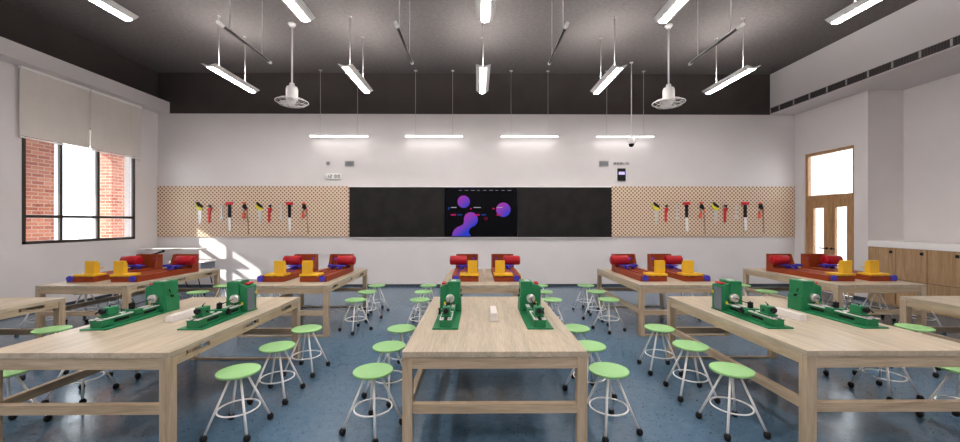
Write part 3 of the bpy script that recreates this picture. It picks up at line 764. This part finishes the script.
# ------------------------------------------------------------------ green lathes (origin at base front centre, outer side = -x)
def make_lathe(mir):
    e = empty('green_wood_lathe', (0, 0, 0))
    def B(mb, name, m, par=e, bev=0):
        if mir: mb.mirror()
        return mb.build(name, m, par, bevel=bev)
    LN = .80
    B(MB().box((-.113, 0, 0), (.113, LN, .012), .002), 'base_plate', M['green'])
    bd = B(MB().prism([(-.05, .012), (.05, .012), (.05, .022), (.034, .030), (.034, .058), (.056, .066), (.056, .078), (-.056, .078), (-.056, .066), (-.034, .058), (-.034, .030), (-.05, .022)], .03, .645, 'xz')
           .box((-.05, .027, .012), (.05, .13, .066)), 'bed', M['green'], bev=.002)
    r = MB()
    for x in (-.036, .036): r.box((x - .017, .015, .0785), (x + .017, .625, .087))
    B(r, 'way_rail', M['ways'], bd)
    r = MB()
    for y in (.04, .26, .44, .60): r.box((-.030, y, .0871), (-.042, y + .018, .0885)).box((.030, y, .0871), (.042, y + .018, .0885))
    r.box((-.012, .03, .0785), (.012, .62, .0805))
    B(r, 'rail_slot', M['black'], bd)
    for y in (.16, .46):
        for x in (.0342, -.036): B(MB().box((x, y, .032), (x + .0018, y + .14, .055)), 'bed_opening', M['black'], bd)
    # headstock
    hs = MB(); y0, y1 = .62, .80
    hs.box((-.025, y0, .012), (.100, y1, .318), .008); hs.box((-.105, y0 + .012, .012), (-.025, y1 - .004, .262), .006)
    hs.prism([(.10, .012), (.113, .012), (.108, .16), (.10, .16)], y0 + .01, y1, 'xz')
    hs.prism([(-.105, .262), (-.025, .262), (-.025, .292)], y0 + .012, y1 - .004, 'xz')
    h = B(hs, 'headstock', M['green'])
    B(MB().box((-.109, y0 + .016, .02), (-.1055, y1 - .05, .245)), 'control_panel', M['greypanel'], h)
    B(MB().box((-.092, y0 + .04, .284), (-.052, y1 - .03, .300), .004), 'stop_switch', M['red'], h)
    B(MB().box((-.066, y0 + .004, .080), (-.046, y0 + .011, .108)), 'warning_sticker', M['yellow'], h)
    B(MB().box((-.111, y1 - .035, .17), (-.106, y1 - .012, .20)), 'side_sticker', M['yellow'], h)
    B(MB().box((.005, y0 + .05, .319), (.055, y0 + .11, .322)), 'top_label', M['block'], h)
    k = MB(); k.tube((.101, y0 + .085, .16), (.122, y0 + .085, .16), .013, n=14); k.tube((.108, y0 + .05, .235), (.108, y0 + .072, .20), .005, n=8)
    B(k, 'side_knob', M['black'], h)
    B(MB().box((.101, y0 + .035, .108), (.103, y1 - .03, .111)), 'cover_line', M['black'], h)
    c = MB(); c.lathe([(.020, .0), (.040, .0), (.043, -.006), (.043, -.040), (.038, -.046), (.016, -.047)], (0, y0, .150), 28, 'y')
    for t in range(3):
        a = t * 2 * PI / 3 + .4; c.box((.024 * math.cos(a) - .007, y0 - .056, .150 + .024 * math.sin(a) - .007), (.024 * math.cos(a) + .007, y0 - .045, .150 + .024 * math.sin(a) + .007))
    B(c, 'chuck', M['steel'], h)
    B(MB().tube((0, y0 - .045, .150), (0, y0 - .245, .137), .0045, n=8), 'work_rod', M['black'])
    # tailstock
    t = MB(); t.box((-.045, .085, .088), (.045, .215, .10), .002); t.box((-.035, .10, .10), (.035, .205, .172), .008)
    ts = B(t, 'tailstock', M['green'])
    B(MB().lathe([(.012, .012), (.022, .010), (.024, .0), (.024, -.018), (.018, -.024), (.008, -.026)], (0, .088, .145), 20, 'y').tube((-.02, .064, .145), (-.03, .05, .125), .005, n=8), 'handwheel', M['rubber'], ts)
    B(MB().tube((0, .15, .172), (0, .15, .184), .006, n=8).tube((0, .15, .184), (.02, .205, .192), .004, n=8), 'lock_lever', M['black'], ts)
    B(MB().tube((-.036, .155, .130), (-.042, .155, .130), .010, n=12), 'side_bolt', M['black'], ts)
    B(MB().tube((0, .205, .145), (0, .25, .145), .008, .003, n=10), 'live_centre', M['steel'], ts)
    # carriage and tool post
    s = MB(); s.box((-.062, .33, .060), (.062, .42, .0995), .003); s.box((-.075, .345, .052), (-.058, .405, .092), .003)
    cs = B(s, 'carriage', M['green'])
    p = MB(); p.box((-.018, .35, .10), (.018, .385, .158), .004); p.tube((0, .37, .15), (0, .37, .166), .006, n=8)
    B(p, 'tool_post', M['black'], cs)
    w = MB(); w.lathe([(.010, 0), (.030, 0), (.030, -.014), (.010, -.018)], (-.075, .375, .072), 20, 'x')
    for a in range(4): w.tube((-.09, .375, .072), (-.092, .375 + .042 * math.cos(a * PI / 2 + .5), .072 + .042 * math.sin(a * PI / 2 + .5)), .004, n=6)
    B(w, 'cross_handwheel', M['black'], cs)
    return e
LG = {False: make_lathe(False), True: make_lathe(True)}
used = {}
def put(protos, mir, loc, label, cat, group):
    if mir not in used.setdefault(group, {}):
        used[group][mir] = 1; o = protos[mir]; o.location = loc; tag(o, label, cat, group); return o
    return dup(protos[mir], loc, 0, label)
YL = 3.24
for k in (-1, 0, 1):
    for mir in (False, True):
        X = c1[k] + (.408 if mir else -.408)
        if k == -1: X = [-3.312, -2.478][mir]
        if k == 0: X = [PX(445.2, YL), PX(540.7, YL)][mir]
        if k == 1: X = [2.66, 3.50][mir]
        lab = 'green metal bench lathe, the %s one on the front %s table' % ('right' if mir else 'left', CN[k])
        put(LG, mir, (X, YL, HT), lab, 'lathe', 'green bench lathes on the front tables')

# ------------------------------------------------------------------ red-brown lathes
def make_red(mir):
    e = empty('red_wood_lathe', (0, 0, 0))
    def B(mb, name, m, par=e, bev=0):
        if mir: mb.mirror()
        return mb.build(name, m, par, bevel=bev)
    b = MB(); W = .208; LN = 1.28
    b.box((-W, 0, 0), (W, LN, .075), .003)
    for x0, x1 in ((-W, -.135), (-.085, -.03), (.03, .085), (.135, W)): b.box((x0, .02, .075), (x1, LN - .19, .090))
    bd = B(b, 'bed', M['rust'])
    B(MB().box((-.132, .02, .076), (-.120, LN - .2, .084)).box((-.060 + .035, .02, .076), (-.012, LN - .2, .084)), 'guide_strip', M['blue'], bd)
    h = MB(); zt = .330
    h.box((-W, LN - .04, .075), (W, LN, zt), .003)
    for x in (-W, W - .03): h.prism([(LN - .19, .075), (LN - .04, .075), (LN - .04, zt), (LN - .09, zt)], x, x + .03, 'yz')
    hb = B(h, 'head_box', M['rust'])
    B(MB().tube((.12, LN - .056, .24), (.12, LN - .040, .24), .022, n=14), 'button', M['purple'], hb)
    B(MB().lathe([(.02, -.302), (.066, -.300), (.085, -.280), (.085, .0), (.078, .006), (.03, .008)], (-.012, LN - .25, .232), 28, 'x'), 'motor', M['motor'], e)
    p = MB(); p.box((-.17, LN - 0.420, .135), (.13, LN - 0.280, .152), .003); p.box((.055, LN - 0.440, .152), (.11, LN - 0.330, .175), .003)
    p.box((-.03, LN - 0.480, .152), (-.0, LN - 0.380, .162))
    p.box((-.10, LN - 0.380, .0905), (-.05, LN - 0.320, .135)); p.box((.04, LN - 0.380, .0905), (.08, LN - 0.320, .135))
    p.tube((-.08, LN - 0.410, .14), (-.10, LN - 0.550, .10), .010, n=8)
    B(p, 'tool_rest', M['blue'])
    y = MB(); y.box((-.085 , -.012, .0905), (.215, .20, .124), .003); y.box((.040, .03, .124), (.192, .085, .325), .003); y.box((.060, .0855, .124), (.182, .125, .295), .003)
    y.tube((.12, .125, .20), (.12, .24, .20), .008, n=8)
    ty = B(y, 'tailstock', M['ylw'])
    B(MB().tube((.12, .0305, .215), (.12, .027, .215), .009, n=12), 'bolt', M['tile'], ty)
    B(MB().tube((-.142, -.028, .055), (-.142, .0, .055), .047, n=8).tube((-.142, -.034, .055), (-.142, -.028, .055), .012, n=12), 'handwheel', M['blue'])
    return e
RG = {False: make_red(False), True: make_red(True)}
YR = 5.84
for k in range(-2, 3):
    for mir in (False, True):
        X = c2[k] + (.345 if mir else -.315)
        if k == 0: X = [PX(465.2, YR), PX(507.6, YR)][mir]
        if k == -1: X = [PX(270.3, YR), PX(313.3, YR)][mir]
        if k == -2: X = [PX(80, YR), PX(124, YR)][mir]
        if k == 1: X = [PX(654, YR), PX(697.5, YR)][mir]
        if k == 2: X = [PX(842, YR), PX(884, YR)][mir]
        nm = {-2: 'rear far left', -1: 'rear left', 0: 'rear centre', 1: 'rear right', 2: 'rear far right'}[k]
        lab = 'red-brown lathe with yellow tailstock, the %s one on the %s table' % ('right' if mir else 'left', nm)
        put(RG, mir, (X, YR, HT), lab, 'lathe', 'red-brown lathes on the rear tables')

# ------------------------------------------------------------------ white blocks between the lathes
for k in (-1, 0, 1):
    X = {-1: -2.87, 0: PX(494.2, 3.5), 1: 3.085}[k]
    o = MB().prism([(-.042, 0), (.042, 0), (.030, .078 if k == 0 else .06), (-.030, .078 if k == 0 else .06)], 0, .32, 'xz').build('foam_block', M['block'], None, (X, 3.5, HT), bevel=.004)
    tag(o, 'long white block between the two green lathes on the front %s table' % CN[k], 'block', 'white blocks between lathes')
for k in range(-2, 3):
    X = {0: PX(484.3, 6.9)}.get(k, c2[k] + .02)
    o = MB().prism([(-.032, 0), (.032, 0), (.026, .055), (-.026, .055)], 0, .16, 'xz').build('foam_block', M['block'], None, (X, 6.85, HT), bevel=.003)
    tag(o, 'small white block between the two red-brown lathes on the rear %s table' % CN[k], 'block', 'white blocks between lathes')

# ------------------------------------------------------------------ drawing desk in the back left corner
yd = 9.35; xa, xb = PX(144, yd), PX(203, yd); xm = PX(163.5, yd)
e = empty('drawing_desk', (xm, yd, 0), 'thin-topped desk with dark strut standing in the back left corner', 'desk')
zt = PZ(248.2, xm, yd)
MB().box((xa - xm, -.16, zt - .016), (xb - xm, .16, zt), .003).build('desktop', M['white'], e)
MB().box((xa - xm + .05, -.02, zt - .045), (xb - xm - .1, .02, zt - .0225)).build('under_rail', M['tile'], e)
MB().tube((0, 0, zt - .045), (0, 0, zt - .10), .022, n=12).tube((0, 0, zt - .08), (-.62, 0, zt - .25), .020, n=12).tube((-.62, 0, zt - .25), (-.62, 0, .03), .02, n=12).box((-.80, -.25, 0), (-.44, .25, .03), .004).build('strut', M['black'], e)
xs = PX(181, 9.0)
e = empty('side_trolley', (xs, 9.0, 0), 'low white trolley with dark drawer and curved black legs, behind the rear far left table', 'trolley')
zt = PZ(260.6, xs, 9.0); wq = PX(204.5, 8.8) - xs
MB().box((-.12, -.2, zt - .03), (wq, .2, zt), .006).build('tray_top', M['white'], e)
MB().box((wq - .36, -.24, zt - .19), (wq - .06, .24, zt - .0305), .006).build('drawer', M['greypanel'], e)
for x in (-.08, wq - .15):
    for y in (-.2, .2):
        MB().path([(x, y, zt - (.03 if x < 0 else .19)), (x, y, .42), (x + .04, y, .22), (x + .12, y, .08), (x + .13, y, .02)], .013, 8).lathe([(.02, 0), (.03, .01), (.03, .03), (.02, .04)], (x + .13, y, 0), 12).build('leg', M['black'], e)
MB().box((-.15, -.2, .06), (wq, -.17, .09)).box((-.15, .17, .06), (wq, .2, .09)).build('lower_frame', M['black'], e)

# ------------------------------------------------------------------ light
W = bpy.data.worlds.new('sky'); S.world = W; W.use_nodes = True
bg = W.node_tree.nodes['Background']; bg.inputs[0].default_value = (.90, .95, 1.0, 1); bg.inputs[1].default_value = 4.0
sun = bpy.data.lights.new('sun', 'SUN'); sun.energy = 6; sun.angle = math.radians(.7); sun.color = (1, .95, .9)
so = bpy.data.objects.new('sun', sun); COL.objects.link(so)
dirv = Vector((1.23, 1, -.84)); so.rotation_euler = dirv.to_track_quat('-Z', 'Y').to_euler(); so.location = (-20, -10, 15)

S.view_settings.view_transform = 'Standard'; S.view_settings.look = 'None'; S.view_settings.gamma = 1
S.view_settings.exposure = .6; S.view_settings.use_curve_mapping = False
S.cycles.max_bounces = 8; S.cycles.diffuse_bounces = 5; S.cycles.use_denoising = True
S.cycles.sample_clamp_indirect = 6
